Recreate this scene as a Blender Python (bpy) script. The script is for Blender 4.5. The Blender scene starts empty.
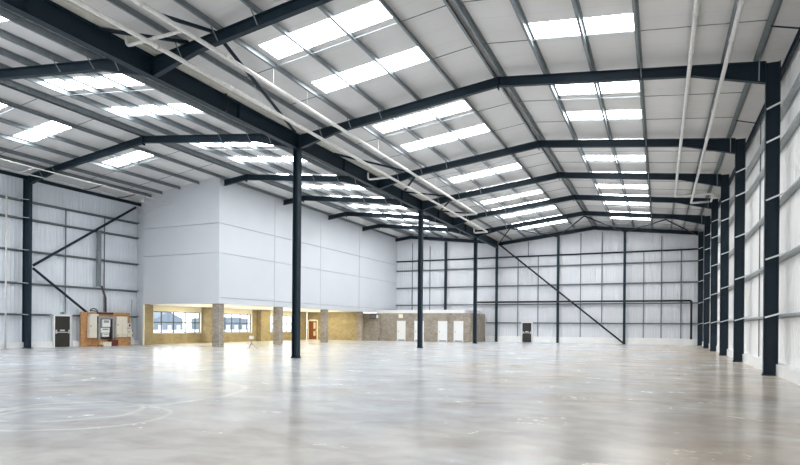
import bpy, bmesh, math, random
from mathutils import Vector, Matrix
random.seed(7)
S = bpy.context.scene
COL = S.collection

# ------------------------------------------------------------------ materials
def new_mat(name):
    m = bpy.data.materials.new(name); m.use_nodes = True
    n = m.node_tree.nodes; l = m.node_tree.links
    return m, n, l, n['Principled BSDF']

def paint(name, col, rough=0.5, metal=0.0, var=0.06, scale=3.0, spec=0.5, bump=0.0):
    """plain finish with a faint mottling"""
    m, n, l, b = new_mat(name)
    tc = n.new('ShaderNodeTexCoord'); nz = n.new('ShaderNodeTexNoise')
    nz.inputs['Scale'].default_value = scale; nz.inputs['Detail'].default_value = 4
    l.new(tc.outputs['Object'], nz.inputs['Vector'])
    r = n.new('ShaderNodeValToRGB')
    r.color_ramp.elements[0].position = 0.3; r.color_ramp.elements[1].position = 0.7
    r.color_ramp.elements[0].color = [c * (1 - var) for c in col] + [1]
    r.color_ramp.elements[1].color = [min(1, c * (1 + var)) for c in col] + [1]
    l.new(nz.outputs['Fac'], r.inputs['Fac']); l.new(r.outputs['Color'], b.inputs['Base Color'])
    b.inputs['Roughness'].default_value = rough; b.inputs['Metallic'].default_value = metal
    b.inputs['Specular IOR Level'].default_value = spec
    if bump:
        bp = n.new('ShaderNodeBump'); bp.inputs['Strength'].default_value = bump
        l.new(nz.outputs['Fac'], bp.inputs['Height']); l.new(bp.outputs['Normal'], b.inputs['Normal'])
    return m

def brick(name, c1, c2, mortar):
    m, n, l, b = new_mat(name)
    tc = n.new('ShaderNodeTexCoord'); sx = n.new('ShaderNodeSeparateXYZ'); ad = n.new('ShaderNodeMath'); cx = n.new('ShaderNodeCombineXYZ')
    l.new(tc.outputs['Object'], sx.inputs[0]); l.new(sx.outputs['X'], ad.inputs[0]); l.new(sx.outputs['Y'], ad.inputs[1])
    l.new(ad.outputs[0], cx.inputs['X']); l.new(sx.outputs['Z'], cx.inputs['Y'])
    br = n.new('ShaderNodeTexBrick')
    br.inputs['Color1'].default_value = (*c1, 1); br.inputs['Color2'].default_value = (*c2, 1); br.inputs['Mortar'].default_value = (*mortar, 1)
    br.inputs['Scale'].default_value = 1.0; br.inputs['Brick Width'].default_value = 0.225; br.inputs['Row Height'].default_value = 0.075
    br.inputs['Mortar Size'].default_value = 0.008
    l.new(cx.outputs[0], br.inputs['Vector'])
    nz = n.new('ShaderNodeTexNoise'); nz.inputs['Scale'].default_value = 1.6; nz.inputs['Detail'].default_value = 5
    l.new(tc.outputs['Object'], nz.inputs['Vector'])
    mr = n.new('ShaderNodeMapRange'); mr.inputs['From Min'].default_value = .3; mr.inputs['From Max'].default_value = .7
    mr.inputs['To Min'].default_value = .8; mr.inputs['To Max'].default_value = 1.15
    l.new(nz.outputs['Fac'], mr.inputs['Value'])
    mx = n.new('ShaderNodeMix'); mx.data_type = 'RGBA'; mx.blend_type = 'MULTIPLY'; mx.inputs['Factor'].default_value = 1
    l.new(br.outputs['Color'], mx.inputs['A']); l.new(mr.outputs[0], mx.inputs['B'])
    l.new(mx.outputs['Result'], b.inputs['Base Color']); b.inputs['Roughness'].default_value = .85
    return m

def glow(name, col, strength):
    m, n, l, b = new_mat(name)
    b.inputs['Base Color'].default_value = (.8, .8, .8, 1)
    b.inputs['Emission Color'].default_value = (*col, 1); b.inputs['Emission Strength'].default_value = strength
    b.inputs['Roughness'].default_value = .4
    return m

def sheet(name, col, axis, pitch, depth, rough=.45):
    """coated sheet with a fine joint line every `pitch` metres along an axis"""
    m, n, l, b = new_mat(name)
    g = n.new('ShaderNodeTexCoord'); sx = n.new('ShaderNodeSeparateXYZ'); l.new(g.outputs['Object'], sx.inputs[0])
    dv = n.new('ShaderNodeMath'); dv.operation = 'DIVIDE'; dv.inputs[1].default_value = pitch; l.new(sx.outputs[axis], dv.inputs[0])
    fr = n.new('ShaderNodeMath'); fr.operation = 'FRACT'; l.new(dv.outputs[0], fr.inputs[0])
    lt = n.new('ShaderNodeMath'); lt.operation = 'LESS_THAN'; lt.inputs[1].default_value = .03 / pitch; l.new(fr.outputs[0], lt.inputs[0])
    nz = n.new('ShaderNodeTexNoise'); nz.inputs['Scale'].default_value = .6; nz.inputs['Detail'].default_value = 5
    l.new(g.outputs['Object'], nz.inputs['Vector'])
    r = n.new('ShaderNodeValToRGB'); r.color_ramp.elements[0].position = .3; r.color_ramp.elements[1].position = .7
    r.color_ramp.elements[0].color = [c * .95 for c in col] + [1]; r.color_ramp.elements[1].color = [min(1, c * 1.04) for c in col] + [1]
    l.new(nz.outputs['Fac'], r.inputs['Fac'])
    mx = n.new('ShaderNodeMix'); mx.data_type = 'RGBA'; mx.inputs['B'].default_value = [c * depth for c in col] + [1]
    l.new(lt.outputs[0], mx.inputs['Factor']); l.new(r.outputs['Color'], mx.inputs['A']); l.new(mx.outputs['Result'], b.inputs['Base Color'])
    b.inputs['Roughness'].default_value = rough
    return m

def floor_mat():
    m, n, l, b = new_mat('polished_concrete')
    tc = n.new('ShaderNodeTexCoord'); OB = tc.outputs['Object']
    def noise(scale, detail, sx=1, sy=1, dist=0.0):
        mp = n.new('ShaderNodeMapping'); mp.inputs['Scale'].default_value = (sx, sy, 1); l.new(OB, mp.inputs['Vector'])
        z = n.new('ShaderNodeTexNoise'); z.inputs['Scale'].default_value = scale; z.inputs['Detail'].default_value = detail
        z.inputs['Distortion'].default_value = dist; l.new(mp.outputs[0], z.inputs['Vector']); return z.outputs['Fac']
    def mr(v, a, bb, c, d):
        q = n.new('ShaderNodeMapRange'); q.inputs['From Min'].default_value = a; q.inputs['From Max'].default_value = bb
        q.inputs['To Min'].default_value = c; q.inputs['To Max'].default_value = d; l.new(v, q.inputs['Value']); return q.outputs[0]
    def mix(f, A, B, mode='MIX'):
        q = n.new('ShaderNodeMix'); q.data_type = 'RGBA'; q.blend_type = mode
        if isinstance(f, float): q.inputs['Factor'].default_value = f
        else: l.new(f, q.inputs['Factor'])
        for nm, v in (('A', A), ('B', B)):
            if isinstance(v, tuple): q.inputs[nm].default_value = (*v, 1)
            else: l.new(v, q.inputs[nm])
        return q.outputs['Result']
    def math2(op, a, c):
        q = n.new('ShaderNodeMath'); q.operation = op
        for i, v in enumerate((a, c)):
            if isinstance(v, (int, float)): q.inputs[i].default_value = v
            else: l.new(v, q.inputs[i])
        return q.outputs[0]
    sx = n.new('ShaderNodeSeparateXYZ'); l.new(OB, sx.inputs[0])
    # pours of slightly different tint, plus trowel clouds and stains
    warm = math2('ADD', mr(sx.outputs['X'], -9, 2, 0, .75), mr(noise(.25, 4, 1, .6, .6), .35, .7, -.25, .5))
    wc = n.new('ShaderNodeClamp'); l.new(warm, wc.inputs[0])
    base = mix(wc.outputs[0], FLOOR_COOL, FLOOR_WARM)
    cloud = mr(noise(.55, 8, 1, 1.3, .9), .34, .66, 0, 1)
    base = mix(cloud, base, mix(1.0, base, (.76, .75, .735), 'MULTIPLY'))
    fine = mr(noise(3.2, 9, 1, 1.2, .4), .35, .7, 0, .55)
    base = mix(fine, base, mix(1.0, base, (.86, .855, .85), 'MULTIPLY'))
    stain = mr(noise(.33, 7, 1, 1.6, 1.0), .55, .70, 0, .9)
    base = mix(stain, base, mix(1.0, base, (.76, .715, .66), 'MULTIPLY'))
    mid = mr(noise(1.5, 9, .8, 1.2, .5), .42, .64, 0, .8)
    base = mix(mid, base, mix(1.0, base, (.80, .79, .775), 'MULTIPLY'))
    pale = mr(noise(.9, 5, .6, 1.3, .5), .60, .76, 0, .55)
    base = mix(pale, base, (.76, .75, .73))
    # pale curved tyre scuffs near the left front
    wob = mr(noise(.8, 3), 0, 1, -.25, .25)
    acc = None
    for cx, cy, r, w, lim in ((-9.9, 7.1, 1.25, .09, 1), (-9.2, 6.75, 1.45, .08, 1), (-12.0, 9.6, 3.1, .12, 1)):
        dx = math2('SUBTRACT', sx.outputs['X'], cx); dy = math2('SUBTRACT', sx.outputs['Y'], cy)
        d = math2('SQRT', math2('ADD', math2('MULTIPLY', dx, dx), math2('MULTIPLY', dy, dy)), 0)
        e = math2('ABSOLUTE', math2('ADD', math2('SUBTRACT', d, r), wob), 0)
        k = mr(e, 0, w, lim, 0)
        acc = k if acc is None else math2('MAXIMUM', acc, k)
    acc = math2('MULTIPLY', acc, mr(noise(1.1, 4), .36, .52, 0, .9))
    base = mix(acc, base, (.78, .75, .70))
    l.new(base, b.inputs['Base Color'])
    rg = math2('ADD', mr(noise(.7, 6, 1, 1.4, .7), .3, .7, FLOOR_R0, FLOOR_R1), mr(noise(6, 6), .3, .7, -.02, .03))
    l.new(rg, b.inputs['Roughness']); b.inputs['Specular IOR Level'].default_value = .33
    bp = n.new('ShaderNodeBump'); bp.inputs['Strength'].default_value = .02; bp.inputs['Distance'].default_value = .02
    l.new(noise(1.3, 2), bp.inputs['Height']); l.new(bp.outputs['Normal'], b.inputs['Normal'])
    return m

FLOOR_COOL = (.60, .63, .67); FLOOR_WARM = (.66, .575, .475); FLOOR_R0, FLOOR_R1 = .17, .27
SKY_E = 15.0
STEEL = paint('dark_blue_steel_paint', (.0100, .0225, .0345), .5, 0, .10, 2.0, .25)
GALV = paint('galvanised_steel', (.20, .23, .245), .42, .4, .14, 5)
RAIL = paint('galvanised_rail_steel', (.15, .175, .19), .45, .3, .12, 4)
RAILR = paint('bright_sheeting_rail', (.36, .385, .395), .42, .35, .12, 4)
BRIGHT = paint('bright_zinc', (.62, .64, .64), .35, .3, .08, 8)
WPIPE = paint('white_pipe', (.66, .655, .63), .45, 0, .10, 9)
BPIPE = paint('black_pipe', (.006, .007, .008), .4, 0, .1, 3)
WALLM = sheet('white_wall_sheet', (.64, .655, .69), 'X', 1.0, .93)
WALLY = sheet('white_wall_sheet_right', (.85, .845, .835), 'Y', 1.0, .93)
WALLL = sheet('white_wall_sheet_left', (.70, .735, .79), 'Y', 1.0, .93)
ROOFM = sheet('white_roof_liner', (.67, .66, .65), 'Y', 1.0, .90)
BOXM = paint('white_panel', (.575, .60, .635), .5, 0, .02, .4)
BOXGAP = paint('panel_joint', (.42, .44, .46), .7, 0, .03)
KERB = paint('white_painted_kerb', (.80, .80, .79), .6, 0, .05, 1.2)
FLOORM = floor_mat()
BRICKY = brick('stock_brick_yellow', (.37, .295, .165), (.27, .205, .105), (.40, .355, .26))
BRICKG = brick('stock_brick_grey', (.36, .31, .25), (.22, .18, .145), (.40, .37, .32))
CREAM = paint('cream_paint', (.82, .76, .60), .6, 0, .04, 1)
WHITE = paint('white_gloss', (.80, .80, .79), .35, 0, .02, 2)
DARKDOOR = paint('dark_brown_door', (.022, .020, .017), .5, 0, .1, 3)
WOOD = paint('red_brown_wood', (.24, .075, .03), .45, 0, .25, 6)
PLY = paint('orange_plywood', (.48, .25, .10), .6, 0, .22, 5)
CREAMCAB = paint('ivory_cabinet', (.74, .70, .60), .45, 0, .04, 3)
GREYCAB = paint('grey_steel_frame', (.30, .31, .32), .5, .2, .1, 4)
DKRED = paint('dark_red_board', (.10, .018, .015), .6, 0, .3, 7)
BLACK = paint('black_plastic', (.012, .012, .014), .45, 0, .1, 4)
FRAMEM = paint('grey_window_frame', (.06, .075, .09), .45, 0, .05, 4)
GREEN = paint('green_sign', (.02, .13, .07), .4, 0, .03, 4)
ROOFLIGHT = glow('rooflight_sheet', (.96, .985, 1.0), SKY_E)
ASPHALT = paint('outside_paving', (.72, .72, .70), .9, 0, .15, .3)
FARBLD = paint('blue_grey_cladding', (.13, .17, .22), .6, 0, .06, .2)
FARWALL = paint('pale_far_wall', (.60, .62, .64), .7, 0, .1, .2)

def glass_mat():
    m, n, l, b = new_mat('window_glass')
    out = n['Material Output']; n.remove(b)
    t = n.new('ShaderNodeBsdfTransparent'); g = n.new('ShaderNodeBsdfGlossy'); g.inputs['Roughness'].default_value = .03
    mx = n.new('ShaderNodeMixShader'); mx.inputs[0].default_value = .04; l.new(t.outputs[0], mx.inputs[1]); l.new(g.outputs[0], mx.inputs[2])
    l.new(mx.outputs[0], out.inputs['Surface'])
    return m
GLASS = glass_mat()

# ------------------------------------------------------------------ mesh builder
def wloc(o):
    p = Vector(o.location)
    while o.parent is not None:
        o = o.parent; p = p + Vector(o.location)
    return p
class MB:
    def __init__(s): s.v = []; s.f = []
    def add(s, vs, fs):
        o = len(s.v); s.v += [tuple(p) for p in vs]; s.f += [tuple(i + o for i in q) for q in fs]; return s
    def box(s, x0, x1, y0, y1, z0, z1):
        x0, x1 = min(x0, x1), max(x0, x1); y0, y1 = min(y0, y1), max(y0, y1); z0, z1 = min(z0, z1), max(z0, z1)
        return s.add([(x0,y0,z0),(x1,y0,z0),(x1,y1,z0),(x0,y1,z0),(x0,y0,z1),(x1,y0,z1),(x1,y1,z1),(x0,y1,z1)],
                     [(0,3,2,1),(4,5,6,7),(0,1,5,4),(1,2,6,5),(2,3,7,6),(3,0,4,7)])
    def prism(s, pts, a0, a1, axis='y'):
        """2-D outline extruded between two values of an axis: axis y -> (x,z) points, axis x -> (y,z) points"""
        k = len(pts)
        A = sum(pts[i][0]*pts[(i+1) % k][1] - pts[(i+1) % k][0]*pts[i][1] for i in range(k))
        if (A > 0) != (axis == 'x'): pts = pts[::-1]
        mk = (lambda p, a: (p[0], a, p[1])) if axis == 'y' else ((lambda p, a: (a, p[0], p[1])) if axis == 'x' else (lambda p, a: (p[0], p[1], a)))
        lo, hi = min(a0, a1), max(a0, a1)
        vs = [mk(p, lo) for p in pts] + [mk(p, hi) for p in pts]
        fs = [tuple(range(k))[::-1], tuple(range(k, 2*k))] + [(i, (i+1) % k, k+(i+1) % k, k+i) for i in range(k)]
        return s.add(vs, fs)
    def bar(s, p, q, w, h, up=(0,0,1)):
        p, q, up = Vector(p), Vector(q), Vector(up); a = (q-p).normalized()
        sd = a.cross(up)
        if sd.length < 1e-4: sd = a.cross(Vector((0,1,0)))
        sd.normalize(); u = sd.cross(a)
        vs = []
        for c in (p, q):
            for i, j in ((-1,-1),(1,-1),(1,1),(-1,1)): vs.append(c + sd*i*w/2 + u*j*h/2)
        return s.add(vs, [(0,3,2,1)[::-1],(4,5,6,7)[::-1]] + [((0,1,5,4),(1,2,6,5),(2,3,7,6),(3,0,4,7))[i][::-1] for i in range(4)])
    def tube(s, pts, r, n=10):
        pts = [Vector(p) for p in pts]; vs = []; fs = []; u0 = None
        for i, p in enumerate(pts):
            d = (pts[min(i+1, len(pts)-1)] - pts[max(i-1, 0)]).normalized()
            if u0 is None:
                u0 = d.orthogonal().normalized()
            u0 = (u0 - d*u0.dot(d)).normalized(); w = d.cross(u0)
            for k in range(n):
                t = 2*math.pi*k/n; vs.append(p + (u0*math.cos(t) + w*math.sin(t))*r)
        for i in range(len(pts)-1):
            for k in range(n):
                a, b = i*n+k, i*n+(k+1) % n; fs.append((a, b, b+n, a+n))
        fs.append(tuple(range(n))[::-1]); fs.append(tuple(range((len(pts)-1)*n, len(pts)*n)))
        return s.add(vs, fs)
    def isec(s, p, q, depth, width, dirx, tf=.022, tw=.014):
        """I or H steel section from p to q, depth measured along dirx"""
        p, q, d = Vector(p), Vector(q), Vector(dirx).normalized()
        for sg in (-1, 1):
            o = d*sg*(depth/2 - tf/2); s.bar(p+o, q+o, width, tf, d)
        s.bar(p, q, tw, depth-2*tf, d); return s
    def build(s, name, mat, parent=None, smooth=False, origin=None):
        xs = [v[0] for v in s.v]; ys = [v[1] for v in s.v]; zs = [v[2] for v in s.v]
        o = Vector(origin) if origin is not None else Vector(((min(xs)+max(xs))/2, (min(ys)+max(ys))/2, min(zs)))
        me = bpy.data.meshes.new(name); me.from_pydata([tuple(Vector(v)-o) for v in s.v], [], s.f)
        bm = bmesh.new(); bm.from_mesh(me); bmesh.ops.recalc_face_normals(bm, faces=bm.faces); bm.to_mesh(me); bm.free()
        if smooth:
            for p in me.polygons: p.use_smooth = len(p.vertices) == 4
        me.materials.append(mat)
        ob = bpy.data.objects.new(name, me); COL.objects.link(ob)
        if parent is not None:
            ob.parent = parent; ob.location = o - wloc(parent)
        else: ob.location = o
        return ob

def tag(o, label=None, cat=None, group=None, kind=None):
    if label: o['label'] = label
    if cat: o['category'] = cat
    if group: o['group'] = group
    if kind: o['kind'] = kind
    return o
def thing(name, loc, label, cat, group=None):
    o = bpy.data.objects.new(name, None); COL.objects.link(o); o.location = loc; o.empty_display_size = .3
    return tag(o, label, cat, group)
def struct(o, label, cat='wall'):
    return tag(o, label, cat, None, 'structure')
def copy_tree(o, parent=None):
    c = o.copy(); COL.objects.link(c); c.parent = parent
    for ch in o.children: copy_tree(ch, c)
    return c
ORD = ['first','second','third','fourth','fifth','sixth','seventh','eighth','ninth','tenth','eleventh','twelfth']

# ------------------------------------------------------------------ layout of the shed (metres)
Y = [14.59, 23.39, 32.19, 39.29, 46.37, 53.16, 61.43]          # frame lines, last one is the far gable
XR, XV, XL = 3.29, -16.2, -36.4                                # inner faces: right columns, valley line, left columns
AX, AZ, BX, BZ, SL = -6.2, 12.0, -26.6, 12.2, .115             # ridges: right span, left span; roof slope
YF, YB = -12.0, 61.95                                          # front and far cladding
XW, XE = 4.02, -37.4                                           # right and left cladding
BXF, BYF, BZ0, BXL, BYS = -28.6, 31.75, 3.13, -36.05, 32.42                             # office box: side face, front face, soffit
def zr(x): return AZ - SL*abs(x-AX)                            # top of steel, right span
def zl(x): return BZ - SL*abs(x-BX)                            # top of steel, left span

# ------------------------------------------------------------------ setting: floor, roof, walls
struct(MB().box(XE-.2, XW+.2, YF-.2, YB+.2, -.15, 0).build('floor', FLOORM, origin=(0,0,0)), 'polished grey concrete slab of the empty shed', 'floor')
P = .245
bays = [(Y[0]-8.8, Y[0])] + [(Y[k], Y[k+1]) for k in range(6)]
LIT = {0: [1.7, 5.0], 1: [1.70, 5.05], 2: [1.72, 5.05], 3: [.7, 3.88], 4: [.75, 4.38], 5: [.6, 3.45], 6: [.95, 3.5]}
SKY = [(-4.22, -.78, zr, 'right slope of right span', (AX, XW+.1)), (-12.95, -8.14, zr, 'left slope of right span', (XV, AX)), (-24.72, -19.2, zl, 'right slope of left span', (BX, XV)), (-32.15, -28.66, zl, 'left slope of left span', (XE-.1, BX))]
def strips(si):
    out = []
    for bi, (a, b) in enumerate(bays):
        for j in (0, 1):
            if si == 3 and (bi >= 3 or (bi == 2 and j == 1)): continue
            if bi == 0 and si < 2: continue
            out.append((a+LIT[bi][j], a+LIT[bi][j]+1.13, bi, j))
    return out
rf = MB()
for si, (x0, x1, zf, wh, (e0, e1)) in enumerate(SKY):
    def slab(xa, xb, ya, yb):
        if yb-ya > 1e-4: rf.prism([(xa, zf(xa)+P), (xb, zf(xb)+P), (xb, zf(xb)+P+.12), (xa, zf(xa)+P+.12)], ya, yb)
    yy = YF
    for ya, yb, bi, j in strips(si):
        slab(e0, e1, yy, ya); slab(e0, x0, ya, yb); slab(x1, e1, ya, yb); yy = yb
    slab(e0, e1, yy, YB+.1)
struct(rf.build('ceiling', ROOFM, origin=(0,0,0)), 'pale grey roof liner of the two spans', 'ceiling')

def ribbed(a0, a1, pitch=.25, d=.018):
    """plan line of a trapezoid-ribbed sheet along one axis: list of (along, out)"""
    L = []; t = a0
    while t < a1 - 1e-6:
        L += [(t, 0), (t+pitch*.62, 0), (t+pitch*.72, d), (t+pitch*.90, d)]; t += pitch
    return L + [(a1, 0)]
def ribbed_wall(a0, a1, z0, ztop, fixed, inward, axis, thick=.1):
    m = MB(); L = ribbed(a0, a1); vs = []; fs = []
    for a, o in L:
        c = fixed + inward*o
        for z in (z0, ztop(a)):
            vs.append((a, c, z) if axis == 'x' else (c, a, z))
    for i in range(len(L)-1): fs.append((2*i, 2*i+2, 2*i+3, 2*i+1))
    m.add(vs, fs)
    vs = []
    for a in (a0, a1):
        for z in (z0, ztop(a)):
            c = fixed - inward*thick
            vs.append((a, c, z) if axis == 'x' else (c, a, z))
    m.add(vs, [(0,1,3,2)])
    return m
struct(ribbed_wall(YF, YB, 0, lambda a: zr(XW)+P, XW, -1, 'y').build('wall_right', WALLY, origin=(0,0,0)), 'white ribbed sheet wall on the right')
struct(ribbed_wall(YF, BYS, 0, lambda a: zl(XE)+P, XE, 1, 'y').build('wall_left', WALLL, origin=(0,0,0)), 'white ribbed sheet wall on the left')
def ztop(a): return (zr(a) if a > XV else zl(a)) + P
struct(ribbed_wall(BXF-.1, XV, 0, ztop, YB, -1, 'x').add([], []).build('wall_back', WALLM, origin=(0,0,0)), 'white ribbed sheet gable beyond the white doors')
m = MB()
for a0, a1 in ((XV, AX), (AX, XW)):
    q = ribbed_wall(a0, a1, 0, ztop, YB, -1, 'x'); m.add(q.v, q.f)
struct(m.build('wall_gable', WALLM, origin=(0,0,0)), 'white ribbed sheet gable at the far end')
m = MB()
m.prism([(XE, 0), (XW, 0), (XW, zr(XW)+P), (AX, AZ+P), (XV, zr(XV)+P), (XV, zl(XV)+P), (BX, BZ+P), (XE, zl(XE)+P)], YF-.1, YF)
struct(m.build('wall_front', WALLM, origin=(0,0,0)), 'white sheet gable behind the viewer')
# low kerb walls under the sheeting
struct(MB().box(3.67, XW-.001, YF, YB-.03, 0, .40).build('baseboard_right', KERB), 'low white kerb wall along the right side', 'kerb')
m = MB(); kx = -37.05
m.box(XE+.03, kx, YF, 25.3, 0, .38); m.box(XE+.03, kx, 26.75, BYS-.09, 0, .38)
struct(m.build('baseboard_left', KERB), 'low white kerb wall beside the dark fire door on the left', 'kerb')
m = MB(); m.box(-17.6, -13.62, 61.68, YB-.03, 0, .62); m.box(-12.38, 3.6, 61.68, YB-.03, 0, .62)
struct(m.build('baseboard_gable', KERB), 'low white kerb wall along the far gable', 'kerb')

# ------------------------------------------------------------------ office box hung in the left corner
def wall_panels_side():
    m = MB(); ys = [BYF, 38.2, 45.1, 52.6, YB-.02]; zs = [BZ0, 3.55, 6.75, 8.87, zl(BXF)+P-.02]
    for i in range(4):
        for j in range(4):
            g = .018
            m.box(BXF-.08, BXF, ys[i]+(g if i else 0), ys[i+1]-g*(i < 3), zs[j]+(g if j else 0), zs[j+1]-(g if j < 3 else 0))
    return m
struct(wall_panels_side().build('wall_office_side', BOXM, origin=(0,0,0)), 'large white panels on the long side of the raised box')
struct(MB().box(BXF-.16, BXF-.082, BYF+.1, YB-.02, BZ0+.16, zl(BXF)+P-.04).build('trim_1', BOXGAP), 'grey backing seen in the panel joints of the box side', 'trim')
m = MB(); xs = [BXL, BXF-.082]; zs = [BZ0, 6.75, 8.87]
for z0, z1 in ((BZ0, 6.732), (6.768, 8.852)): m.box(xs[0], xs[1], BYF, BYF+.08, z0, z1)
m.prism([(xs[0], 8.888), (xs[1], 8.888), (xs[1], zl(xs[1])+P-.02), (xs[0], zl(xs[0])+P-.02)], BYF, BYF+.08)
m.box(XE+.03, BXL, BYS-.08, BYS, 0, zl(XE)+P-.02); m.box(BXL, BXL+.08, BYF+.082, BYS, BZ0+.15, zl(BXL)+P-.02)
struct(m.build('wall_office_front', BOXM, origin=(0,0,0)), 'white panels on the short front of the raised box')
struct(MB().box(BXL+.1, BXF-.17, BYF+.082, BYF+.12, BZ0+.16, 10.9).build('trim_2', BOXGAP), 'grey backing seen in the panel joints of the box front', 'trim')
struct(MB().box(BXL+.001, BXL+.11, BYF-.02, BYF+.08, 0, BZ0-.004).build('trim_3', CREAM), 'cream jamb at the left end of the opening', 'trim')
struct(MB().box(BXL+.1, BXF-.09, BYF+.082, BYS, BZ0, BZ0+.15).box(XE+.03, BXF-.09, BYS+.001, 57.0, BZ0, BZ0+.15).build('ceiling_office', WHITE, origin=(0,0,0)), 'cream soffit under the raised box', 'ceiling')
struct(MB().bar((-35.95, BYF-.02, 10.02), (-33.0, BYF-.02, 10.66), .03, .07).build('trim_4', BOXM), 'short sloping white flashing on the box front', 'trim')

# outer brick wall with three windows, under the box
wx0, wx1 = -37.38, -37.05
WINS = [(33.65, 38.95), (41.1, 45.9), (48.35, 53.0)]
wz0, wz1 = .86, 2.66
m = MB(); yy = BYS+.002
m.box(BXL, BXL+.08, BYF+.082, BYS, 0, BZ0-.004)
for a, b in WINS:
    m.box(wx0, wx1, yy, a, 0, BZ0-.004); m.box(wx0, wx1, a, b, 0, wz0); yy = b
m.box(wx0, wx1, yy, 55.6, 0, BZ0-.004)
struct(m.build('wall_brick_left', BRICKY, origin=(0,0,0)), 'yellow brick wall pierced by windows under the box')
m = MB()
for a, b in WINS: m.box(wx0, wx1+.01, a+.002, b-.002, wz1, BZ0-.006)
struct(m.build('trim_5', CREAM), 'cream lintel boards above the office windows', 'trim')
mull = [[34.65, 35.94, 37.24, 38.39], [42.2, 43.13, 44.32, 45.4], [49.5, 50.7, 51.9]]
wl = ['widest bright window nearest the front of the brick room', 'middle bright window between the brick piers', 'far bright window mostly hidden by a brick pier']
for i, (a, b) in enumerate(WINS):
    t = thing('window_%d' % (i+1), ((wx0+wx1)/2, (a+b)/2, wz0), wl[i], 'window'); t['kind'] = 'structure'
    f = MB(); x0, x1 = wx0+.10, wx0+.17
    f.box(x0, x1, a+.003, a+.06, wz0+.003, wz1-.003); f.box(x0, x1, b-.06, b-.003, wz0+.003, wz1-.003)
    f.box(x0, x1, a+.06, b-.06, wz0+.003, wz0+.06); f.box(x0, x1, a+.06, b-.06, wz1-.06, wz1-.003)
    f.box(x0, x1, a+.06, b-.06, 1.72, 1.80)
    for y in mull[i]: f.box(x0+.005, x1-.005, y-.04, y+.04, wz0+.06, wz1-.06)
    fr_ = f.build('window_frame', FRAMEM, t)
    MB().box(wx0+.125, wx0+.135, a+.06, b-.06, wz0+.06, wz1-.06).build('pane', GLASS, fr_)
    MB().box(wx0+.175, wx1+.05, a+.003, b-.003, wz0-.03, wz0+.001).build('sill', WHITE, t)
    r = MB(); r.box(wx0+.175, wx1+.015, a+.002, a+.03, wz0+.002, wz1-.002); r.box(wx0+.175, wx1+.015, b-.03, b-.002, wz0+.002, wz1-.002)
    r.build('reveal', WHITE, t)
# brick pilasters between the windows, with front piers under the box edge
for (x1, a, b), lb in zip(((-36.1, 39.05, 40.6), (-36.55, 46.7, 48.2)), ('yellow brick pilaster right of the widest window', 'yellow brick pilaster between the middle and far windows')):
    tag(MB().box(wx1+.002, x1, a, b, 0, BZ0-.006).build('brick_pilaster', BRICKY), lb, 'pilaster')
for (x0, x1, y0), lb in zip(((-29.32, -28.67, 31.9), (-29.25, -28.63, 38.95), (-29.19, -28.63, 46.1), (-30.0, -29.4, 54.6)),
        ('brick pier at the front corner of the white box', 'second brick pier from the front corner of the white box', 'brick pier beside the red-brown door', 'farthest brick pier joining the dim brick wall')):
    tag(MB().box(x0, x1, y0, y0+.48, 0, BZ0-.006).build('brick_pier', BRICKG), lb, 'pier', 'brick piers under the raised box')
# brick wall at the back of the room under the box, with the red-brown door
m = MB(); by0, by1 = 55.62, 55.9
for a, b in ((-37.0, -36.9), (-35.55, -35.2)): m.box(a, b, by0, by1, 0, BZ0-.006)
m.box(-36.9, -35.55, by0, by1, 2.27, BZ0-.006); m.box(-35.2, -34.6, by0, by1, 2.35, BZ0-.006); m.box(-34.6, -30.0, by0, by1, 0, BZ0-.006)
struct(m.build('wall_brick_back', BRICKY, origin=(0,0,0)), 'yellow brick wall behind the piers under the box')
t = thing('door_1', (-36.22, by0, 0), 'red-brown wooden door with two glass strips in a pale frame', 'door'); t['kind'] = 'structure'
f = MB(); f.box(-36.88, -36.76, by0-.04, by1, 0, 2.25); f.box(-35.69, -35.57, by0-.04, by1, 0, 2.25); f.box(-36.76, -35.69, by0-.04, by1, 2.13, 2.25)
f.build('door_frame', CREAM, t)
d = MB(); d.box(-36.75, -36.15, by0, by0+.05, .01, 2.12); d.box(-35.85, -35.70, by0, by0+.05, .01, 2.12)
for z0, z1 in ((.01, .45), (.95, 1.25), (1.95, 2.12)): d.box(-36.15, -35.85, by0, by0+.05, z0, z1)
t = d.build('door_leaf', WOOD, t)
g = MB(); g.box(-36.148, -35.852, by0+.015, by0+.03, .452, .948); g.box(-36.148, -35.852, by0+.015, by0+.03, 1.252, 1.948)
g.build('glass_strip', paint('door_glass', (.75, .68, .55), .15, 0, .04, 2), t)
MB().box(-35.80, -35.74, by0-.05, by0, .98, 1.10).build('handle', BRIGHT, t)
struct(MB().box(-37.0, -33.5, 57.4, 57.5, 0, 3).build('wall_office_passage', WHITE), 'white passage wall seen through the slot beside the red-brown door')

# grey brick block with white flat roof and four white doors
bx0, bx1, bf = -30.0, -17.72, 56.6
m = MB()
DO = [(-26.05, -25.03), (-24.0, -22.9), (-21.3, -20.25), (-19.55, -18.5)]
m.box(bx0, -28.05, bf-.6, bf+.25, 0, 3.02)
x = -28.05
for a, b in DO:
    m.box(x, a, bf, bf+.25, 0, 3.02); m.box(a, b, bf, bf+.25, 2.2, 3.02); x = b
m.box(x, bx1, bf, bf+.25, 0, 3.02); m.box(bx1-.25, bx1, bf+.25, YB-.05, 0, 3.02)
struct(m.build('wall_brick_block', BRICKG, origin=(0,0,0)), 'grey brick wall of the low block with four white doors')
struct(MB().box(BXF+.02, -18.35, bf+.05, YB-.05, 3.03, 3.36).build('trim_6', WHITE), 'white fascia on top of the low brick block', 'trim')
wd = ['white door under the small pale sign', 'white door half hidden by the second valley column', 'white door right of the second valley column', 'white door nearest the end of the brick block']
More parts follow.
